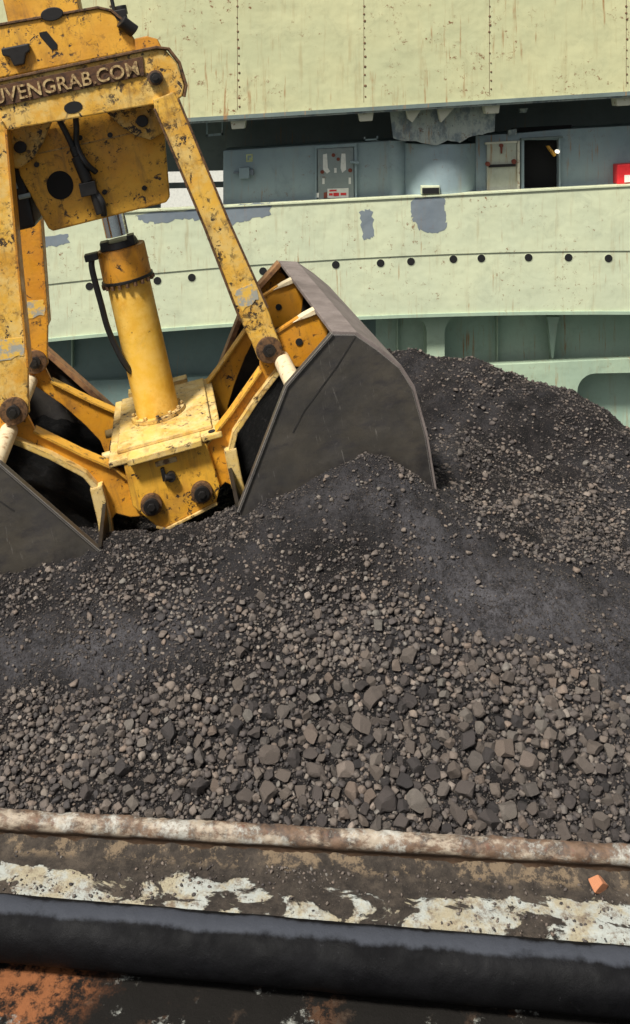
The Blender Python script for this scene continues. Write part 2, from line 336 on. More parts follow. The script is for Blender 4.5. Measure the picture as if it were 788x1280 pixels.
SP([[(308, 193), (316, 192.5), (316, 202), (308, 202.5)]], 25.585, 25.6, 'yellow_sticker', _m('pale_yellow_sticker', (.55, .58, .25), .6)); SP([[(309.5, 194.5), (314.5, 194.2), (314.5, 197), (312, 197), (312, 200.5), (309.5, 200.8)]], 25.578, 25.585, 'sticker_mark', 'bluegrey')
SP([[(455, 174), (473, 173), (473, 175), (455, 176)], [(455, 171), (457, 171), (457, 176), (455, 176)], [(471, 170), (473, 170), (473, 176), (471, 176)]], 25.6, 25.7, 'cleat', 'bluegrey')
SP([[(636, 163), (646, 161), (646, 168), (636, 170)], [(650, 136), (660, 135), (658, 141), (651, 141)]], 25.5, 25.7, 'cleat', 'patina')
# lower recess: side plating with round-cornered web frames
def yr(x): return ylip(x) + 3
def hole_poly(x0, x1, y0f, y1, rad):       # opening with two rounded top corners, as seen px
    p = [(x0, y1)]
    p += [(x0 + rad - rad * math.cos(t), y0f(x0) + rad - rad * math.sin(t)) for t in [math.pi / 2 * i / 6 for i in range(7)]]
    p += [(x1 - rad + rad * math.sin(t), y0f(x1) + rad - rad * math.cos(t)) for t in [math.pi / 2 * i / 6 for i in range(7)]]
    return p + [(x1, y1)]
SP([[(470, 370), (XR, 250), (XR, 900), (470, 900)]], 26.3, 26.5, 'side_shell', 'frame_green'); SP([[(XL, 380), (470, 370), (470, 900), (XL, 900)]], 26.3, 26.5, 'side_shell', 'teal')
pil = []
xs = [-420, -200, 545, 852, 1100, 1330]
for x in xs:
    t = yr(x) - 2; w = 11; k = 22
    left = [(x - w - k + k * math.sin(a), t + k - k * math.cos(a)) for a in [math.pi / 2 * i / 6 for i in range(7)]]
    rightp = [(x + w + k - k * math.sin(a), t + k - k * math.cos(a)) for a in [math.pi / 2 * i / 6 for i in range(7)]]
    pil.append([(x - w - k, t - 3)] + left + [(x - w, 470), (x + w, 470)] + rightp[::-1] + [(x + w + k, t - 3)])
SPS(pil, 25.5, 26.3, 'web_frame', 'hull_low')
for x in (497, 622, 690, 160, 90): SP([[(x - .8, 380), (x + .8, 380), (x + .8, 460), (x - .8, 460)]], 26.1, 26.3, 'stiffener', 'hull_low')
SP([[(684, 396), (700, 396), (697, 405), (694, 430), (692, 448), (690, 448), (688, 430), (686, 405)]], 25.9, 26.1, 'knee_bracket', 'frame_green')
SP([[(XL, 540), (470, 462), (470, 900), (XL, 900)]], 25.9, 26.1, 'lower_plating', 'teal'); SP([[(470, 462), (600, 455), (600, 900), (470, 900)]], 25.9, 26.1, 'lower_plating', 'frame_green')
lowp = [(600, 457), (700, 450.5), (XR, 370), (XR, 452)] 
lowp += [(1010, 455), (1000, 462), (1000, 900), (600, 900)]
low = [(600, 457), (1000, 438), (1000, 462), (745, 467)]
low += [(745 - 23 * math.sin(a), 490 - 23 * math.cos(a)) for a in [math.pi / 2 * i / 6 for i in range(1, 7)]] + [(722, 560), (722, 900), (600, 900)]
SP([low], 25.6, 25.9, 'lower_plating', 'hull_low', bevel=.01); SP([[(1000, 438), (XR, 370), (XR, 900), (1000, 900)]], 25.6, 25.9, 'lower_plating', 'hull_low')

# ---------------------------------------------------------------- the grab
ps, ro = R(10.06), R(12)
rv = Vector((math.cos(ps), math.sin(ps), 0)); bv = Vector((-math.sin(ps), math.cos(ps), 0)); zv = Vector((0, 0, 1))
av = math.cos(ro) * rv + math.sin(ro) * zv; cv = -math.sin(ro) * rv + math.cos(ro) * zv
GO = at(207, 515, 8) - .06 * av
GM = Matrix.Translation(GO) @ Matrix((av, bv, cv)).transposed().to_4x4()
grab = empty('clamshell_grab', GM)
tag(grab, 'big worn yellow hydraulic clamshell grab leaning on the coal with dark steel shells', 'clamshell grab')
# crosshead: front and rear beams, box body, upper body
def rounded_end(sgn): return []
BEAM = [(-1.0, 3.06), (.62, 3.075), (.70, 3.05), (.765, 2.93), (.785, 2.74), (.75, 2.66), (.70, 2.64), (-1.0, 2.70)]
fb = MB().prism(BEAM, -.72, -.56).build('crosshead_beam', 'yellow_worn', grab, .012)
MB().strip([(-1.0, 3.068), (.63, 3.085), (.725, 3.055), (.785, 2.93), (.80, 2.74), (.765, 2.655)], .022, -.745, -.53).build('rim_flange', 'bronze', fb, .004)
MB().prism([(x, c) for x, c in BEAM], .56, .72).build('crosshead_beam', 'yellow_worn', grab, .012)
npl = MB().prism([(-.95, 3.035), (.515, 3.035), (.495, 2.885), (-.95, 2.872)], -.735, -.72).build('nameplate', 'plate_brown', fb, .003)
fc = bpy.data.curves.new('lettering', 'FONT'); fc.body = 'UVENGRAB.COM'; fc.size = .16; fc.extrude = .006; fc.offset = .002; fc.space_character = 1.04
to = bpy.data.objects.new('lettering_tmp', fc); C.objects.link(to); bpy.context.view_layer.update()
tm = bpy.data.meshes.new_from_object(to.evaluated_get(bpy.context.evaluated_depsgraph_get())); bpy.data.objects.remove(to)
xsz = [v.co.x for v in tm.vertices]; ysz = [v.co.y for v in tm.vertices]
for v in tm.vertices:
    x = (v.co.x - min(xsz)) / (max(xsz) - min(xsz)); y = (v.co.y - min(ysz)) / (max(ysz) - min(ysz)); z = v.co.z
    v.co = (-.66 + 1.12 * x, -.737 - z - .004, 2.898 + .112 * y)
tm.materials.clear(); tm.materials.append(M['letter']); to = bpy.data.objects.new('lettering', tm); C.objects.link(to); to.parent = fb
def pin(A, c, b, r=.06, parent=grab, name='pin', collar=.09, mat='bronze', lab=None):
    o = MB().tube((A, b + .04, c), (A, b, c), collar, seg=28).build('pin_collar' if name == 'pin' else name, mat, parent, .006, True, lab)
    mb = MB().tube((A, b + .01, c), (A, b - .03, c), r, seg=20).tube((A, b - .03, c), (A, b - .045, c), r * .6, seg=6)
    mb.build('pin_head', 'dark', parent, .004)
    return o
pin(.575, 2.85, -.76, .045, collar=.062); pin(.575, 2.85, .8, .045, collar=.06)
mb = MB().prism(circ(-.09, 2.755, .07, 24, .046), -.724, -.715).build('beam_hole', 'hole', fb)
# box body under the beams
bd = MB().prism([(-.66, 2.70), (-.645, 2.30), (-.52, 1.83), (-.49, 1.80), (.45, 1.82), (.49, 1.86), (.56, 2.42), (.56, 2.70)], -.34, .34).build('crosshead_box', 'yellow', grab, .015)
MB().prism(circ(-.355, 2.155, .105, 28, .118), -.345, -.335).build('box_hole', 'hole', bd)
MB().box(-.60, .50, -.352, -.338, 2.44, 2.452).build('weld_seam', 'yellow_worn', bd)
for A, c in ((-.50, 2.36), (-.12, 2.50), (.12, 2.47), (.30, 1.98), (-.02, 2.02)): MB().tube((A, -.355, c), (A, -.34, c), .022, seg=10).build('bolt', 'dark', bd)
for s, A0 in ((1, .42), (-1, -.60)):
    lug = [(A0 - .30 * s, 2.68), (A0 + .18 * s, 2.68), (A0 + .2 * s, 2.50), (A0 + .13 * s, 2.40)] + [(A0 + .02 * s, 2.36), (A0 - .1 * s, 2.42), (A0 - .2 * s, 2.53)]
    MB().prism(lug, -.44, -.36).build('lug', 'yellow_worn', grab, .01)
    MB().tube((A0 - .02 * s, -.47, 2.53), (A0 - .02 * s, -.42, 2.53), .05, seg=14).build('lug_bolt', 'dark', grab, .006)
# upper body
ub = MB().prism([(-1.0, 3.10), (-1.0, 3.50), (-.62, 3.515), (.24, 3.50), (.33, 3.46), (.42, 3.35), (.48, 3.20), (.48, 3.10)], -.42, .42).build('upper_body', 'yellow', grab, .015)
MB().strip([(-1.0, 3.512), (-.62, 3.525), (.245, 3.51), (.345, 3.465), (.435, 3.35)], .02, -.435, .42).build('edge_flange', 'bronze', ub, .003)
MB().box(-.49, .09, -.28, .28, 3.51, 3.95).build('suspension_block', 'yellow', grab, .02)
MB().prism([(-.56, 3.33), (-.34, 3.33), (-.34, 3.27), (-.38, 3.25), (-.41, 3.17), (-.49, 3.17), (-.51, 3.25), (-.56, 3.27)], -.47, -.42).build('bolt_plate', 'dark', ub, .012)
MB().prism([(-.25, 3.40), (-.19, 3.40), (-.13, 3.28), (-.14, 3.24), (-.18, 3.24), (-.25, 3.37)], -.425, -.418).build('slot', 'hole', ub)
MB().prism(circ(-.12, 3.525, .09, 20, .055), -.44, -.40).build('lifting_eye', 'dark', ub, .006)
MB().tube((.36, -.1, 3.45), (.36, -.1, 4.3), .016).build('lifting_rope', 'rubber', grab)
MB().tube((.40, -.46, 3.36), (.49, -.42, 3.26), .055).tube((.42, -.30, 3.42), (.42, -.30, 3.5), .05).box(.36, .46, -.42, -.34, 3.24, 3.46).build('hose_coupling', 'dark', grab, .008)
MB().prism([(.46, 3.08), (.68, 3.08), (.66, 3.16), (.58, 3.20), (.48, 3.20)], -.5, -.3).build('corner_gusset', 'orange', grab, .01)
# hydraulic valve and hoses
MB().tube((-.17, -.42, 2.36), (-.13, -.42, 2.14), .048).tube((-.18, -.42, 2.44), (-.17, -.42, 2.36), .034).box(-.20, -.07, -.47, -.36, 2.03, 2.14).tube((-.10, -.42, 2.03), (-.085, -.42, 1.86), .034).build('hydraulic_valve', 'dark', grab, .006)
MB().hose([(-.27, -.42, 2.78), (-.22, -.44, 2.6), (-.18, -.42, 2.42)], .024).hose([(-.1, -.42, 2.78), (-.12, -.45, 2.6), (-.15, -.42, 2.45), (-.11, -.46, 2.3), (-.05, -.40, 2.2)], .024).hose([(-.09, -.42, 2.05), (-.05, -.44, 1.95), (-.06, -.4, 1.84)], .026).build('hydraulic_hose', 'rubber', grab, smooth=True)
MB().box(-.80, -.62, -.30, .30, 1.86, 2.66).build('side_tank', 'rubber', grab, .03)
MB().tube((-.74, -.34, 2.4), (-.71, -.34, 2.2), .03).tube((-.69, -.34, 2.13), (-.60, -.34, 2.13), .02).build('grease_pump', 'bluegrey', grab)
# cylinder
MB().tube((-.02, 0, 1.6), (-.02, 0, 1.84), .10, seg=36).build('piston_rod', 'chrome', grab, 0, True)
cy = MB().tube((0, 0, .0), (-.01, 0, 1.22), .183, .183, 48).build('cylinder_barrel', 'barrel', grab, 0, True)
hd = MB().tube((-.01, 0, 1.22), (-.01, 0, 1.50), .208, .205, 48).build('cylinder_head', 'orange', grab, .008, True)
MB().tube((-.01, 0, 1.21), (-.01, 0, 1.235), .222, seg=48).build('head_collar', 'dark', hd, .004)
for i in range(20):
    t = 2 * math.pi * i / 20; MB().tube((-.01 + .213 * math.cos(t), .213 * math.sin(t), 1.175), (-.01 + .213 * math.cos(t), .213 * math.sin(t), 1.21), .017, seg=6).build('head_bolt', 'bronze', hd)
MB().tube((-.02, 0, 1.5), (-.02, 0, 1.56), .17, .15, 32).box(.06, .12, -.12, .02, 1.5, 1.59).box(-.17, -.1, -.12, .02, 1.5, 1.58).build('rod_gland', 'dark', hd, .006)
MB().hose([(-.24, -.12, 1.50), (-.27, -.14, 1.40), (-.26, -.14, 1.1), (-.24, -.13, .8), (-.14, -.1, .45), (.02, .28, .3)], .026).build('cylinder_hose', 'rubber', grab, smooth=True)
MB().box(-.31, -.2, -.18, -.08, 1.46, 1.52).build('hose_fitting', 'rubber', grab, .008)
mb = MB().tube((0, 0, 0), (0, 0, .035), .235, seg=40)
for i in range(12):
    t = 2 * math.pi * i / 12; mb.tube((.21 * math.cos(t), .21 * math.sin(t), .03), (.21 * math.cos(t), .21 * math.sin(t), .06), .018, seg=6)
mb.build('base_ring', 'pale', grab, .004)
# lower block
lb = MB().box(-.41, .50, -.72, .72, -.075, -.03).build('lower_block', 'pale', grab, .01)  # top plates coloured paler than the faces, imitating light from above
MB().box(-.34, .43, -.60, .66, -.028, .0).build('cover_plate', 'pale', lb, .006)
MB().box(-.26, .33, -.80, -.60, -.07, -.024).build('cover_tongue', 'pale', lb, .006)
MB().box(-.28, .28, .70, .84, -.03, .02).build('rear_plate', 'pale', lb, .006)
for bb, nm in ((-.71, 'face_plate'), (.66, 'face_plate')):
    MB().prism([(-.30, -.077), (.36, -.077), (.395, -.46), (.34, -.575), (-.085, -.66), (-.16, -.62), (-.30, -.42)], bb, bb + .06).build(nm, 'yellow', lb, .01)
MB().box(-.28, .36, -.62, .62, -.55, -.08).build('core', 'orange', lb, .01)
MB().strip([(-.155, -.625), (-.085, -.668), (.345, -.582)], .02, -.73, -.68).build('lower_edge', 'pale', lb, .004)
for A, c in ((-.155, -.435), (.245, -.45)): 
    MB().tube((A, -.76, c), (A, -.71, c), .085, seg=28).build('hinge_collar', 'bronze', lb, .008, True); MB().tube((A, -.785, c), (A, -.75, c), .062, seg=24).tube((A, -.80, c), (A, -.785, c), .034, seg=6).build('hinge_pin', 'dark', lb, .006)
MB().box(-.06, .11, -.716, -.708, -.165, -.125).build('white_tag', 'letter', lb)
MB().tube((-.01, -.76, -.25), (.06, -.74, -.27), .028).box(-.03, .0, -.75, -.71, -.28, -.18).tube((.04, -.77, -.26), (.04, -.71, -.26), .036).build('grease_nipple', 'dark', lb, .004)
MB().tube((.42, -.66, -.03), (.42, -.66, -.022), .028).build('plate_hole', 'hole', lb)
MB().tube((-.47, -.5, -.055), (-.40, -.5, -.055), .035).tube((-.47, .0, -.055), (-.40, .0, -.055), .035).build('side_stud', 'pale', lb, .004)

# push arms
def arm(top, bot, b0, wt=.105, wb=.10, mat='yellow_worn', lab=None, side=1):
    T = Vector(top); B = Vector(bot); d = (B - T).normalized(); q = Vector((-d.y, d.x))
    def P_(t, w): p = T.lerp(B, t) + q * w; return (p.x, p.y)
    poly = [P_(.01, wt * .9), P_(.04, wt * 1.05), P_(.5, wt * 1.02), P_(.86, wb * 1.2), P_(.95, wb * 1.05)] + [tuple(B + Vector((math.cos(t), math.sin(t))) * .115) for t in [math.atan2(d.y, d.x) + R(x) for x in (70, 40, 0, -40, -70)]] + [P_(.95, -wb * 1.05), P_(.86, -wb * 1.2), P_(.5, -wt * 1.02), P_(.04, -wt * 1.05), P_(.01, -wt * .9)]
    o = MB().prism(poly, b0, b0 + .07).build('push_arm', mat, grab, .01, label=lab)
    mb = MB(); 
    for sg in (1, -1): mb.strip([P_(.04, sg * wt * 1.06), P_(.5, sg * wt * 1.03), P_(.86, sg * wb * 1.2)], .018, b0 - .015, b0 + .20)
    mb.build('arm_flange', 'bronze' if side > 0 else 'orange', o, .004)
    MB().prism(ragged([P_(.75, wt * .9), P_(.815, wt * .9), P_(.83, -wt * .85), P_(.755, -wt * .85)], .010, 4), b0 - .0035, b0 + .001).build('grey_patch', 'greypatch', o)
    MB().tube((B.x, b0 - .03, B.y), (B.x, b0 + .12, B.y), .105, seg=28).build('arm_hub', 'bronze', o, .006, True)
    MB().tube((B.x, b0 - .05, B.y), (B.x, b0 - .02, B.y), .052, seg=16).tube((B.x, b0 - .065, B.y), (B.x, b0 - .05, B.y), .03, seg=6).build('hub_pin', 'dark', o, .004)
    return o
arm((.60, 2.72), (1.0, .53), -.76, .095); arm((.60, 2.72), (1.0, .53), .54, .095)
arm((-.73, 2.80), (-1.0, .575), -.76, .125, .11, side=-1); arm((-.68, 2.80), (-1.0, .575), .54, .125, .11, 'orange', side=-1)

# shells
def shell(s, lab):
    m = lambda P_: [(s * x, y) for x, y in P_]
    root = MB()
    OUT = [(1.436, .733), (1.611, .681), (1.75, .53), (1.886, .355), (1.951, .183), (1.975, -.2), (1.955, -.642), (1.85, -1.0), (1.6, -1.25), (1.2, -1.35)]
    back = MB()
    for i in range(len(OUT) - 1):
        pass
    back.strip(m(OUT), .03, -1.44, 1.44)
    sh = back.build('bucket_shell', 'backplate', grab, .004, label=lab)
    inner = [(1.205, .565), (1.025, .434), (.504, -.35), (.50, -.5), (.62, -1.1), (.75, -1.35)]
    plate = [(1.436, .725)] + inner + [(x - .012, y) for x, y in OUT[::-1][:-1]]
    for b0 in (-1.455, 1.425):
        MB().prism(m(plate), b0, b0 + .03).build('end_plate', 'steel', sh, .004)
    # rim bar round the near and far end plate edges, weld seam
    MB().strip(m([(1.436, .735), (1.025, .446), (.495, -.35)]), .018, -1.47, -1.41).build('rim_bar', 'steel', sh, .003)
    MB().strip(m([(1.436, .735), (1.025, .446), (.495, -.35)]), .05, 1.32, 1.47).build('rim_bar', 'rimbrown', sh, .006)
    MB().strip(m([(1.60, .67), (1.42, .49), (1.11, .23), (1.0, .1)]), .010, -1.458, -1.45).build('weld_seam', 'seamdark', sh)
    # cross pipe through the pins
    MB().tube((s * 1.09, -1.42, .40), (s * 1.09, 1.42, .40), .068, seg=32).build('cross_pipe', 'cream', sh, 0, True)
    lipb = MB().strip(m([(.50, -.32), (.515, -.5), (.62, -1.1)]), .03, -1.44, 1.44).build('cutting_lip', 'dark', sh, .004)
    for b0 in (-.66, .58):
        armp = [(.10, -.30), (.30, -.21), (.37, -.115), (.60, .07), (.90, .345), (.96, .60), (1.05, .64), (1.13, .56), (1.12, .41), (1.03, .32), (.82, .15), (.60, -.06), (.535, -.2), (.55, -.42), (.54, -.54), (.44, -.46), (.34, -.52), (.2, -.55), (.13, -.45)]
        if b0 > 0: armp = armp[:10] + [(.86, .12), (.70, -.12), (.60, -.3), (.57, -.5)] + [(.44, -.5), (.2, -.55), (.13, -.45)]
        o = MB().prism(m(armp), b0, b0 + .05).build('hinge_arm', 'orange', sh, .006)
        MB().strip(m([(.29, -.215), (.365, -.11), (.60, .078), (.91, .355)]), .018, b0 - .04, b0 + .10).build('upper_flange', 'yellow', o, .003)
        if b0 < 0:
            MB().strip(m([(1.08, .35), (1.03, .315), (.82, .145), (.60, -.065), (.535, -.2)]), .04, b0 - .08, b0 + .11).build('lower_flange', 'pale', o, .003)
            MB().strip(m([(.535, -.18), (.53, -.45), (.56, -.85)]), .10, b0 - .09, b0 + .09).build('lip_strut', 'pale', o, .012)
        rib = [(1.03, .46), (1.06, .60), (1.18, .64), (1.30, .69), (1.43, .715), (1.50, .69), (1.52, .55), (1.46, .38), (1.30, .27), (1.12, .33)]
        o = MB().prism(m(rib), b0 - .01, b0 + .04).build('rib_plate', 'orange', sh, .006)
        MB().strip(m([(1.10, .62), (1.18, .648), (1.30, .69)]), .018, b0 - .022, b0 + .052).build('rib_flange', 'orange', o, .003)
        MB().prism(m([(1.24, .672), (1.34, .71), (1.44, .735), (1.50, .70), (1.40, .685)]), b0 - .035, b0 + .065).build('rib_tip', 'cream', o, .004)
        MB().tube((s * 1.26, b0 - .018, .50), (s * 1.26, b0 - .008, .50), .03, seg=14).build('rib_hole', 'hole', o)
    IN = [(1.47, .69), (1.60, .635), (1.72, .49), (1.845, .33), (1.905, .17), (1.93, -.2), (1.91, -.63), (1.8, -.98)]
    MB().strip(m(IN), .02, -1.42, 1.42).build('shade_liner', 'liner_shade', sh)  # added near-black sheet, darkens the shell's inside in place of shade
    for b0 in (-.03,):
        pass
    MB().prism(m([(1.2, .56), (1.42, .68), (1.5, .5), (1.40, .3), (1.2, .25), (1.06, .38)]), 1.395, 1.423).build('side_liner', 'orange', sh)
    return sh
shell(1, 'raised right shell, dark grey end plate rising out of the coal')
shell(-1, 'left shell cut by the picture edge, sunk in coal')

# ---------------------------------------------------------------- coal heap
CP = [(0, 1015, 5.08), (200, 1028, 5.0), (394, 1037, 4.96), (600, 1048, 4.9), (788, 1060, 4.84), (-250, 1000, 5.15), (1050, 1070, 4.75),
      (0, 940, 5.35), (0, 850, 5.75), (0, 760, 6.1), (0, 712, 6.35), (-250, 760, 6.1), (-250, 860, 5.6), (130, 690, 6.5), (160, 676, 6.62), (130, 800, 5.9), (200, 900, 5.45),
      (205, 660, 7.0), (240, 655, 6.9), (300, 645, 6.75), (380, 606, 6.75), (430, 582, 6.75), (465, 572, 6.78), (500, 580, 6.78), (540, 612, 6.85), (470, 660, 6.35), (400, 740, 6.0), (400, 850, 5.58), (400, 950, 5.25),
      (600, 680, 6.5), (560, 780, 5.95), (560, 900, 5.42), (700, 770, 6.1), (788, 860, 5.75), (700, 900, 5.45), (788, 960, 5.25), (1000, 900, 5.7),
      (560, 575, 7.9), (640, 600, 7.9), (700, 640, 7.5), (788, 700, 7.1), (950, 780, 7.0),
      (520, 447, 9.6), (600, 457, 9.4), (670, 478, 9.2), (740, 525, 8.8), (788, 549, 8.7), (900, 620, 8.4), (1000, 690, 8.2), (560, 500, 8.9), (700, 570, 8.4), (450, 455, 9.9)]
pts = [tuple(at(*c)) for c in CP]
pts += [(-1.3, 7.5, 1.38), (-1.4, 8.4, 1.15), (-1.5, 9.8, 1.25), (-3, 8, 1.3), (-3.2, 7, 1.5), (-2.2, 8, 1.35), (0.2, 8.3, 1.55), (0.3, 7.5, 1.6), (0, 9.3, 1.6), (0.4, 11, 1.4), (1.5, 11, 1.3), (3, 10.5, .8), (-3, 11, .9), (4.6, 8, .6), (4.6, 6, .7), (0, 13, .4), (3, 13, .3), (-3, 13, .4), (-5, 9, .9), (-5, 6, 1.2)]
pts = np.array(pts)
def tps(r2): return r2 * np.log(r2 + 1e-9) * .5
Kd = tps(((pts[:, None, :2] - pts[None, :, :2]) ** 2).sum(-1)) + np.eye(len(pts)) * .02
Pm = np.c_[np.ones(len(pts)), pts[:, :2]]
A_ = np.block([[Kd, Pm], [Pm.T, np.zeros((3, 3))]]); wts = np.linalg.solve(A_, np.r_[pts[:, 2], 0, 0, 0])
def base_h(x, y):
    sh_ = x.shape; q = np.c_[x.ravel(), y.ravel()]; out = np.zeros(len(q))
    for i in range(0, len(q), 20000):
        qq = q[i:i + 20000]; out[i:i + 20000] = tps(((qq[:, None] - pts[None, :, :2]) ** 2).sum(-1)) @ wts[:-3] + wts[-3] + qq @ wts[-2:]
    return out.reshape(sh_)
_tab = rng.random((64, 256, 256))
def vnoise(x, y, k):
    xi = np.floor(x).astype(int); yi = np.floor(y).astype(int); fx = x - xi; fy = y - yi; fx = fx * fx * (3 - 2 * fx); fy = fy * fy * (3 - 2 * fy)
    T = _tab[k]; g = lambda a, b: T[a & 255, b & 255]
    return (g(xi, yi) * (1 - fx) + g(xi + 1, yi) * fx) * (1 - fy) + (g(xi, yi + 1) * (1 - fx) + g(xi + 1, yi + 1) * fx) * fy - .5
def pix(x, y, z): return 394 + F * x / y, 115 + F * (5 - z) / y
def blob(px, py, cx, cy, rx, ry): return np.exp(-(((px - cx) / rx) ** 2 + ((py - cy) / ry) ** 2))
def dustf(px, py, x, y):
    d = 1.0 * blob(px, py, 680, 760, 120, 55) + .9 * blob(px, py, 770, 850, 50, 70) + .8 * blob(px, py, 50, 820, 130, 45) + .6 * blob(px, py, 560, 700, 90, 60) + .5 * blob(px, py, 470, 620, 90, 50) + .5 * blob(px, py, 210, 790, 120, 40) + .35 * blob(px, py, 560, 540, 30, 80)
    return np.clip(d + .5 * vnoise(x * 3.1, y * 3.1, 6) + .3 * vnoise(x * 9, y * 9, 7), 0, 1)
def H(x, y):
    h = base_h(x, y)
    h += .05 * np.clip(dustf(*pix(x, y, h), x, y), 0, 1) * vnoise(x * 7, y * 7, 41) + .035 * np.abs(vnoise(x * 15, y * 15, 42)); h += .07 * np.exp(-((x - .42) ** 2 + (y - 6.75) ** 2) / .05); g_ = (x * .8 - (y - 8) * .6) * 3.2; h += .05 * np.clip((y - 6.6) / .8, 0, 1) * (1 - 2 * np.abs(vnoise(g_ * 1.4, (x * .6 + y * .8) * .6, 40)) * 2) * (x > -.5); h += .11 * vnoise(x * 1.9 + 3, y * 1.9, 0) + .055 * vnoise(x * 5, y * 5, 1) + .03 * vnoise(x * 11, y * 11, 2) + .02 * vnoise(x * 24, y * 24, 3) + .022 * vnoise(x * 42, y * 42, 4)
    return np.minimum(h, .985 + 1.15 * (y - 4.94 + .0719 * x))
GX0, GX1, GY0, GY1, ST = -4.6, 4.6, 4.62, 12.6, .02
gx = np.arange(GX0, GX1, ST); gy = np.arange(GY0, GY1, ST)
X, Yg = np.meshgrid(gx, gy); Z = H(X, Yg)
front = 4.955 - .0719 * (X + .02)                   # keep the toe behind the coaming bar
Z = np.where(Yg < front, np.minimum(Z, .84), Z)
PX, PY = pix(X, Yg, Z)
dust = dustf(PX, PY, X, Yg)
ny, nx = X.shape
me = bpy.data.meshes.new('coal_heap'); me.vertices.add(nx * ny); me.vertices.foreach_set('co', np.stack([X, Yg, Z], -1).astype(np.float32).ravel())
idx = np.arange(nx * ny).reshape(ny, nx); q = np.stack([idx[:-1, :-1], idx[:-1, 1:], idx[1:, 1:], idx[1:, :-1]], -1).reshape(-1, 4)
def fill(me, q):
    k = q.shape[1]; me.loops.add(q.size); me.loops.foreach_set('vertex_index', q.ravel().astype(np.int32))
    me.polygons.add(len(q)); me.polygons.foreach_set('loop_start', (np.arange(len(q)) * k).astype(np.int32)); me.update(calc_edges=True)
fill(me, q); me.shade_smooth()
at_ = me.attributes.new('dust', 'FLOAT', 'POINT'); at_.data.foreach_set('value', dust.ravel().astype(np.float32))
n = NT('coal_fines', .85, 0, .25)
c = n.mix(n.ramp(n.noise(6, 9, .75), .35, .7), (.006, .0055, .006), (.026, .022, .022))
c = n.mix(n.math('MULTIPLY', n.attr('dust'), n.ramp(n.math('ADD', n.noise(5, 9, .7), n.math('MULTIPLY', n.math('SUBTRACT', n.noise(34, 9, .85), .5), 1.3)), .3, .66, .12, 1)), c, (.115, .110, .118))
c = n.mix(n.ramp(n.noise(60, 6, .8), .58, .72, 0, .7), c, (.13, .11, .10))
n.bump(n.math('ADD', n.noise(38, 8, .8), n.noise(110, 5, .8)), 1, .022); M['coal'] = n.out(c); me.materials.append(M['coal'])
n = NT('shade_black_coal', .9, 0, .1); c = n.mix(n.ramp(n.noise(30, 8, .8), .5, .72), (.004, .004, .004), (.02, .018, .018)); n.bump(n.noise(40, 8, .8), 1, .02); M['coal_shade'] = n.out(c)  # coloured near-black so the shell openings read as shadowed
heap = bpy.data.objects.new('coal_heap', me); C.objects.link(heap)
tag(heap, 'dark dusty mound of fine coal around the grab shells', 'coal heap', kind='stuff')

n = NT('coal_lump_rock', .72, 0, .35)
oi = n.t.nodes.new('ShaderNodeObjectInfo'); rnd = n.math('FRACT', n.math('ADD', oi.outputs['Random'], n.geo.outputs['Random Per Island']))
cr = n.t.nodes.new('ShaderNodeValToRGB'); n.L(rnd, cr.inputs[0]); e = cr.color_ramp.elements
e[0].position = 0; e[0].color = (.035, .031, .030, 1); e[1].position = 1; e[1].color = (.25, .20, .165, 1)
for p_, c_ in ((.25, (.075, .062, .056, 1)), (.5, (.135, .108, .088, 1)), (.7, (.115, .10, .088, 1)), (.85, (.18, .135, .105, 1)), (.95, (.17, .155, .135, 1))):
    k = e.new(p_); k.color = c_
c = n.mix(n.ramp(n.noise(18, 8, .75), .4, .7, 0, .6), cr.outputs[0], (.045, .040, .042))
c = n.mix(n.ramp(n.noise(45, 6, .8), .56, .72, 0, .35), c, (.24, .22, .19))
n.bump(n.math('ADD', n.noise(45, 8, .8), n.math('MULTIPLY', n.noise(16, 4), 1.5)), .8, .009); M['rock'] = n.out(c)
M['crumb'] = M['rock'].copy(); M['crumb'].name = 'coal_crumb_rock'
for nd in M['crumb'].node_tree.nodes:
    if nd.type == 'VALTORGB':
        for el in nd.color_ramp.elements: el.color = tuple(x * .72 for x in el.color[:3]) + (1,)
M['grit'] = M['rock'].copy(); M['grit'].name = 'coal_grit_dark'
for nd in M['grit'].node_tree.nodes:
    if nd.type == 'VALTORGB':
        for el in nd.color_ramp.elements: el.color = tuple(x * .48 for x in el.color[:3]) + (1,)

def ico(sub):
    bm = bmesh.new(); bmesh.ops.create_icosphere(bm, subdivisions=sub, radius=1)
    v = np.array([x.co[:] for x in bm.verts]); f = np.array([[y.index for y in x.verts] for x in bm.faces]); bm.free(); return v, f
def rock(v, planes, cut, sq, rough=0):
    ax = np.linalg.qr(rng.normal(size=(3, 3)))[0] + rng.normal(size=(3, 3)) * .24
    for k_ in range(planes):
        if k_ < 6: nn = ax[k_ % 3] * (1 if k_ < 3 else -1) + rng.normal(size=3) * .16; d = rng.uniform(.40, .70)
        else: nn = rng.normal(size=3); d = rng.uniform(*cut)
        nn = nn / np.linalg.norm(nn); t = v @ nn - d
        v = v - np.outer(np.clip(t, 0, None), nn)
    if rough: v = v * np.array([1 + rough * 2 * noise.noise(Vector(p) * 3.5) + rough * noise.noise(Vector(p) * 9) for p in v])[:, None]
    v = v * rng.uniform(1 - sq, 1 + sq * .4, 3); return v / np.abs(v).max() 
v3, f3 = ico(3); v2, f2 = ico(2); v1, f1 = ico(1)
bigs = [rock(v3, 14, (.54, .76), .26, .03) for _ in range(30)]
mids = [rock(v2, 13, (.52, .76), .28) for _ in range(60)]
smls = [rock(v1, 8, (.5, .8), .45) for _ in range(40)]
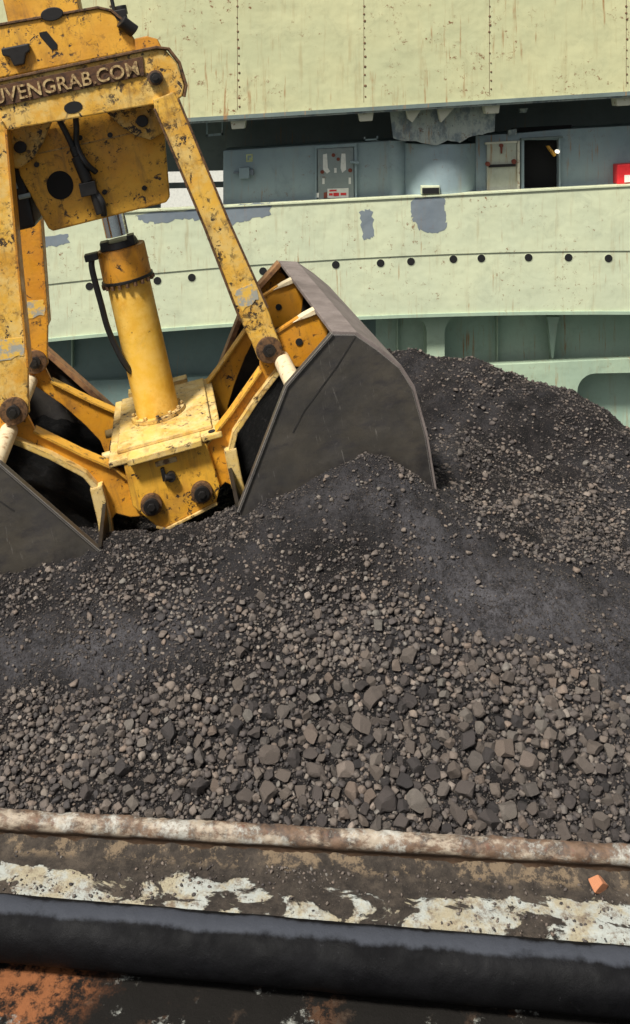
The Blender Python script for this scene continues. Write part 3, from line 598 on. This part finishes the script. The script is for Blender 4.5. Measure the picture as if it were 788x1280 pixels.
oct_v = np.array([[1, 0, 0], [-1, 0, 0], [0, 1, 0], [0, -1, 0], [0, 0, 1], [0, 0, -1]], float); oct_f = np.array([[0, 2, 4], [2, 1, 4], [1, 3, 4], [3, 0, 4], [2, 0, 5], [1, 2, 5], [3, 1, 5], [0, 3, 5]])
chips = [oct_v * rng.uniform(.4, 1.1, (6, 1)) for _ in range(30)]
def density(px, py):       # 0..1 how much of the slope is loose lumps, and their size in metres
    dn = 1.1 * blob(px, py, 500, 940, 330, 125) + .9 * blob(px, py, 90, 960, 160, 70) + .8 * blob(px, py, 650, 960, 200, 110) + .4 * blob(px, py, 130, 750, 100, 40) + .10 * blob(px, py, 690, 620, 130, 90) + .06 * blob(px, py, 590, 500, 60, 50) + .45 * blob(px, py, 430, 800, 110, 60) + .08 * blob(px, py, 300, 690, 80, 40) + .2 * blob(px, py, 730, 680, 90, 50)
    dn += .9 * blob(px, py, 394, 1035, 700, 45)
    dn -= .8 * blob(px, py, 680, 760, 95, 42) + .6 * blob(px, py, 770, 860, 35, 60) + .5 * blob(px, py, 60, 830, 120, 30) 
    return np.clip(dn * 1.25, 0, 1)
cell = {}
def clash(x, y, r, k=.78):
    i, j = int(x / .15), int(y / .15)
    for a in (-1, 0, 1):
        for b in (-1, 0, 1):
            for (u, w, s_) in cell.get((i + a, j + b), ()):
                if (u - x) ** 2 + (w - y) ** 2 < ((r + s_) * k) ** 2: return True
    cell.setdefault((i, j), []).append((x, y, r)); return False
Hs = []
def place(N, r0, r1, pw, k, thr):
    x = rng.uniform(GX0 + .1, 4.4, N); y = GY0 + .08 + (rng.random(N) ** 1.3) * (10.4 - GY0); h = H(x, y); px, py = pix(x, y, h)
    dn = density(px, py) * (1 + 1.1 * vnoise(x * 2.3, y * 2.3, 9) + 1.6 * vnoise(x * 5.1, y * 5.1, 10)) + .008 + .8 * blob(px, py, 394, 1030, 700, 40); r = r0 + (r1 - r0) * rng.random(N) ** pw
    r = r * np.clip(.44 + .60 * blob(px, py, 520, 960, 400, 175) + .25 * blob(px, py, 660, 560, 200, 130) * (rng.random(N) < .25), 0, 1.05)
    ga, gb = (x - GO.x) * rv.x + (y - GO.y) * rv.y, (x - GO.x) * bv.x + (y - GO.y) * bv.y
    inside = (np.abs(ga) < 2.1) & (gb > -1.42) & (gb < 1.5) & ((px < 300) | (ga < 1.6))
    ok = (rng.random(N) < dn * thr) & (y > 4.962 - .0719 * x + r * .5) & ~inside
    for i in np.nonzero(ok)[0]:
        if not clash(x[i], y[i], r[i], k): Hs.append((x[i], y[i], h[i], r[i]))
place(2600, .056, .084, 1.8, .72, .7); place(60000, .036, .058, 1.4, .64, .9); place(150000, .018, .032, 1.0, .62, 1); place(120000, .010, .018, 1.0, .62, 1)
Hs.sort(key=lambda s_: -s_[3] / s_[1])
Hs = [s_ for s_ in Hs]
def rotm():
    q_ = rng.normal(size=4); q_ /= np.linalg.norm(q_); w, x, y, z = q_
    return np.array([[1 - 2 * (y * y + z * z), 2 * (x * y - z * w), 2 * (x * z + y * w)], [2 * (x * y + z * w), 1 - 2 * (x * x + z * z), 2 * (y * z - x * w)], [2 * (x * z - y * w), 2 * (y * z + x * w), 1 - 2 * (x * x + y * y)]])
bigme = []
for v in bigs:
    m_ = bpy.data.meshes.new('coal_lump'); m_.from_pydata(v.tolist(), [], f3.tolist()); m_.materials.append(M['rock']); bigme.append(m_)
def lump(x, y, z, r, label, mesh=None, group='largest loose coal lumps on the near slope'):
    o = bpy.data.objects.new('coal_lump', mesh or random.choice(bigme)); C.objects.link(o)
    o.matrix_world = Matrix.Translation((x, y, z)) @ Matrix.Diagonal((1, 1, .78, 1)) @ Matrix(rotm().tolist()).to_4x4() @ Matrix.Scale(r, 4)
    return tag(o, label, 'coal lump', group)
inview = [s_ for s_ in Hs if 0 < pix(*s_[:3])[0] < 788 and pix(*s_[:3])[1] < 1060]
top = set(id(s_) for s_ in inview[:290])
for s_ in inview[:290]: lump(s_[0], s_[1], s_[2] + s_[3] * random.uniform(.05, .5), s_[3], 'angular brown-grey coal lump among the loose lumps of the near slope')
def merged(items, shapes, faces, name, lift, mat='rock'):
    it = np.array(items); n_ = len(it); sh_ = np.array(shapes)[rng.integers(len(shapes), size=n_)]
    q_ = rng.normal(size=(n_, 4)); q_ /= np.linalg.norm(q_, axis=1)[:, None]; w, x, y, z = q_.T
    Rm = np.stack([np.stack([1 - 2 * (y * y + z * z), 2 * (x * y - z * w), 2 * (x * z + y * w)], -1), np.stack([2 * (x * y + z * w), 1 - 2 * (x * x + z * z), 2 * (y * z - x * w)], -1), np.stack([2 * (x * z - y * w), 2 * (y * z + x * w), 1 - 2 * (x * x + y * y)], -1)], 1)
    V = np.einsum('nvi,nji->nvj', sh_, Rm) * it[:, None, 3:4] * np.array([1, 1, .78]) + it[:, None, :3]
    V[:, :, 2] += (it[:, 3] * (lift + .25 * (rng.random(n_) - .5)))[:, None]
    Fc = faces[None] + (np.arange(n_) * sh_.shape[1])[:, None, None]
    me = bpy.data.meshes.new(name); me.vertices.add(V.shape[0] * V.shape[1]); me.vertices.foreach_set('co', V.astype(np.float32).ravel()); fill(me, Fc.reshape(-1, 3))
    me.materials.append(M[mat]); o = bpy.data.objects.new(name, me); C.objects.link(o); return o
rest = [s_ for s_ in Hs if id(s_) not in top]
tag(merged(rest, mids, f2, 'coal_lumps', .38), 'hundreds of smaller angular coal lumps scattered over the whole heap', 'coal lumps', kind='stuff')
# coal crumbs over everything, then grit
def scatter(N, r0, r1, pw, base, shapes, faces, name, label, lift, cat):
    x = rng.uniform(-3.4, 3.9, N); y = 4.68 + rng.random(N) ** 1.25 * (10.2 - 4.68); h = H(x, y); px, py = pix(x, y, h)
    dd = np.clip(base + .8 * density(px, py) + .9 * vnoise(x * 2, y * 2, 12) + .7 * vnoise(x * 6, y * 6, 13) - .2 * dustf(px, py, x, y), .05 if r1 > .01 else .4, 1)
    ok = (rng.random(N) < dd) & (y > 4.965 - .0719 * x) & (px > -150) & (px < 950); r = r0 + (r1 - r0) * rng.random(N) ** pw
    tag(merged(np.stack([x[ok], y[ok], h[ok], r[ok]], -1), shapes, faces, name, lift, 'grit' if name == 'coal_grit' else 'crumb'), label, cat, kind='stuff'); return ok.sum()
ok = np.array([scatter(80000, .006, .022, 2.2, .25, smls, f1, 'coal_crumbs', 'fine coal crumbs strewn over the heap', .3, 'coal crumbs'),
    scatter(420000, .003, .009, 1.6, .55, chips, oct_f, 'coal_grit', 'tiny coal grit and dust flakes covering the heap', .4, 'coal grit')])
print('lumps', len(Hs), 'crumbs', ok.sum())

# ---------------------------------------------------------------- barge coaming in the foreground
e0 = at(0, 1015, 5.06); e1 = at(788, 1060, 4.82); ud = (e1 - e0); ud.z = 0; ud.normalize(); vd = Vector((ud.y, -ud.x, 0)); mid = (e0 + e1) / 2; mid.z = 1.0
CM = Matrix.Translation(mid) @ Matrix((ud, vd, zv)).transposed().to_4x4()
coam = empty('barge_coaming', CM); tag(coam, 'rusty steel hatch edge with flaking white paint along the bottom of the coal', 'hatch coaming')
def sweep(prof, u0, u1, st, amp, name, mat, parent, ns=9, smooth=True, closed=False):
    us = np.arange(u0, u1, st); V = []; k = len(prof)
    for i, u in enumerate(us):
        for j, (v, z) in enumerate(prof):
            d = noise.noise(Vector((u * ns, v * ns * 1.5, z * ns))) * amp + noise.noise(Vector((u * ns * 4, v * ns * 4, z * ns * 4 + 5))) * amp * .5
            V.append((u, v + d * .6, z + d))
    Fq = [(i * k + j, i * k + (j + 1) % k, (i + 1) * k + (j + 1) % k, (i + 1) * k + j) for i in range(len(us) - 1) for j in range(k if closed else k - 1)]
    me = bpy.data.meshes.new(name); me.from_pydata(V, [], Fq); me.materials.append(M[mat])
    if smooth: me.shade_smooth()
    o = bpy.data.objects.new(name, me); C.objects.link(o); o.parent = parent; return o
n = NT('rusty_flaking_white_paint', .7)
z = n.noise(9, 9, .75, n.mapping((.5, 1, 1)))
c = n.mix(n.ramp(n.noise(14, 8, .75), .4, .62), (.13, .08, .05), (.045, .032, .025))
c = n.mix(n.ramp(z, .46, .60), c, (.30, .25, .19)); c = n.mix(n.ramp(n.noise(3.5, 9, .78), .50, .62), c, (.36, .35, .31))
c = n.mix(n.ramp(n.noise(22, 8, .8), .56, .66, 0, .8), c, (.12, .05, .03))
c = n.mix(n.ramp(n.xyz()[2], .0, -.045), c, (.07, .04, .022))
n.bump(n.noise(35, 8, .75), .7, .006); M['rimpaint'] = n.out(c)
n = NT('dirty_trough_flaked_paint', .8)
X3 = n.xyz(); v = X3[1]
c = n.mix(n.ramp(n.noise(16, 9, .8), .35, .7), (.024, .020, .017), (.062, .050, .040))
c = n.mix(n.ramp(n.noise(5, 6, .7), .52, .68, 0, .7), c, (.085, .068, .052))
band_ = n.math('MULTIPLY', n.ramp(v, .13, .24), n.ramp(v, .60, .45))
fl = n.ramp(n.math('ADD', n.noise(2.6, 9, .62, n.mapping((1, 1.6, 1)), .5), n.math('MULTIPLY', band_, .18)), .635, .66)
fl = n.math('MULTIPLY', fl, n.ramp(v, .12, .16))
pc = n.mix(n.ramp(n.noise(7, 7, .7), .42, .6), (.38, .40, .37), (.34, .30, .21)); pc = n.mix(n.ramp(n.noise(12, 9, .85), .48, .62, 0, .85), pc, (.14, .10, .07))
c = n.mix(fl, c, pc)
f2_ = n.math('MULTIPLY', n.ramp(n.noise(6, 9, .7), .50, .56), n.ramp(v, .14, .08)); f2_ = n.math('MULTIPLY', f2_, n.ramp(n.noise(14, 8, .8), .44, .54)); c = n.mix(n.math('MULTIPLY', f2_, .8), c, (.19, .14, .09))
n.bump(n.math('ADD', n.math('MULTIPLY', fl, .5), n.noise(50, 8, .8)), 1, .009); n.p.inputs['Specular IOR Level'].default_value = .2; M['trough'] = n.out(c)
n = NT('rusty_ledge_flakes', .8)
c = n.mix(n.ramp(n.noise(8, 9, .8), .4, .65), (.05, .035, .025), (.30, .12, .045))
c = n.mix(n.ramp(n.noise(5, 9, .7), .5, .56), c, (.40, .41, .37)); c = n.mix(n.ramp(n.noise(4, 9, .75), .36, .47), c, (.010, .009, .008))
c = n.mix(n.math('MULTIPLY', n.ramp(n.math('ADD', n.xyz()[0], n.noise(3, 7, .7)), -.35, -.75), n.ramp(n.noise(7, 9, .8), .42, .55)), c, (.22, .085, .035)); n.p.inputs['Specular IOR Level'].default_value = .1; n.bump(n.noise(30, 8, .8), .8, .008); M['ledge'] = n.out(c)
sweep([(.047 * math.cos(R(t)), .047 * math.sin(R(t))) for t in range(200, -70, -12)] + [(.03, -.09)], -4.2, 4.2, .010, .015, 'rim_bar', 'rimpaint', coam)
sweep([(-.05, -.5), (-.05, -.04), (.02, -.06), (.045, -.075), (.07, -.085), (.11, -.09)] + [(.11 + .03 * i, -.092) for i in range(1, 10)] + [(.385, -.20), (.39, -.26)], -4.2, 4.2, .015, .008, 'trough_plate', 'trough', coam, 7)
sweep([(.34, -.265)] + [(.36 + .06 * i, -.27) for i in range(1, 16)] + [(1.35, -1.5)], -4.2, 4.2, .03, .01, 'lower_ledge', 'ledge', coam)
# crumbs lying in the trough
N = 5200; uu = rng.uniform(-2.3, 2.3, N); vv = .10 + .32 * rng.random(N) ** 1.5; r = .002 + .011 * rng.random(N) ** 3.5
nn_ = vnoise(uu * 3, vv * 6, 20) + .35 > rng.random(N) * .9
w = [CM @ Vector((a, b, -.09)) for a, b in zip(uu[nn_], vv[nn_])]
tag(merged([(p.x, p.y, p.z, q_) for p, q_ in zip(w, r[nn_])], smls, f1, 'trough_dirt', .3), 'dark coal grit lying in the trough of the hatch edge', 'coal grit', kind='stuff')
p = at(749, 1110, 1150 * (5 - .915) / (1110 - 115))
mo = bpy.data.meshes.new('brick_chip'); mo.from_pydata(rock(v3, 9, (.45, .8), .2).tolist(), [], f3.tolist()); mo.materials.append(_m('orange_brick', (.46, .19, .09), .8, 0, .4, 30, .6))
o = bpy.data.objects.new('brick_chip', mo); C.objects.link(o); o.location = p + Vector((0, 0, .02)); o.scale = (.052, .05, .035); o.rotation_euler = (.4, .3, .5)
tag(o, 'small orange brick chip lying in the dirty trough at the right', 'brick chip')
# black pipe
n = NT('black_pipe_coating', .5, 0, .3)
c = n.mix(n.ramp(n.noise(5, 8, .7, n.mapping((.4, 1, 1))), .4, .7), (.002, .002, .0025), (.005, .005, .006))
c = n.mix(n.ramp(n.noise(30, 7, .8), .62, .72, 0, .3), c, (.09, .09, .095))
top_sheen = n.ramp(n.math('ADD', n.xyz()[2], n.math('MULTIPLY', n.noise(20, 8, .8), .016)), .120, .130, 0, .8)  # dusty pipe top, tinted pale bluish as a painted sky highlight
c = n.mix(top_sheen, c, (.052, .057, .070)); n.bump(n.math('ADD', n.noise(18, 8, .8), n.noise(4, 4)), .6, .008); n.p.inputs['Specular IOR Level'].default_value = .12; M['pipe'] = n.out(c, n.ramp(n.noise(6), .3, .7, .5, .8))
PMx = Matrix.Translation(mid + vd * .545 + Vector((0, 0, -.115))) @ Matrix.Rotation(-.022, 4, 'Z') @ Matrix((ud, vd, zv)).transposed().to_4x4()
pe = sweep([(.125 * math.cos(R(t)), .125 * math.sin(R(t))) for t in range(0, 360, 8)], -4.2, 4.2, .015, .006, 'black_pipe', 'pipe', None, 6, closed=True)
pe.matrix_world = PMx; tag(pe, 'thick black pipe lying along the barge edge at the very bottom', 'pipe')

# near-black coal fill inside the two shells, added to stand in for shadow
for sg, lab in ((1, 'near-black fill inside the raised right shell, standing in for its shadow'), (-1, 'coal inside the left shell, coloured near-black to stand in for shadow')):
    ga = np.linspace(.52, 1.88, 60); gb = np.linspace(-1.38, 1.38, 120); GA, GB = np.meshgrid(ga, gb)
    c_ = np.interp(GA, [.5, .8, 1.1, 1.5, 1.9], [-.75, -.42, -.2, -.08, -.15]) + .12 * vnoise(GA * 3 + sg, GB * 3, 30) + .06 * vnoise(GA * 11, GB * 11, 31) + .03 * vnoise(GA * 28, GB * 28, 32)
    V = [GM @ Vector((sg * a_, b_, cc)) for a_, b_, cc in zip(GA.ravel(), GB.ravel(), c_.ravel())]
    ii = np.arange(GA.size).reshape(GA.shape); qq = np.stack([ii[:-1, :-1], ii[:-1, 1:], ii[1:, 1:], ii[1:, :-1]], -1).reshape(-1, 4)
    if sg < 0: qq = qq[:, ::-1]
    me = bpy.data.meshes.new('coal_shade_fill'); me.from_pydata([tuple(v) for v in V], [], qq.tolist()); me.materials.append(M['coal_shade']); me.shade_smooth()
    o = bpy.data.objects.new('coal_shade_fill', me); C.objects.link(o); tag(o, lab, 'coal shade fill', kind='stuff')
cb = empty('sky_backdrop', loc=at(230, 270, 46)); tag(cb, 'made-up white sky cabin glimpsed through the gap left of the blue-grey deckhouse', 'backdrop')  # made-up block standing in for bright sky in the gap
MB().box(-6, 6, 0, 6, -3, 6).build('backdrop_block', 'white', cb, .05); MB().box(-6.2, 6.2, -.2, 6.2, 6, 6.2).build('backdrop_cap', 'patina', cb)
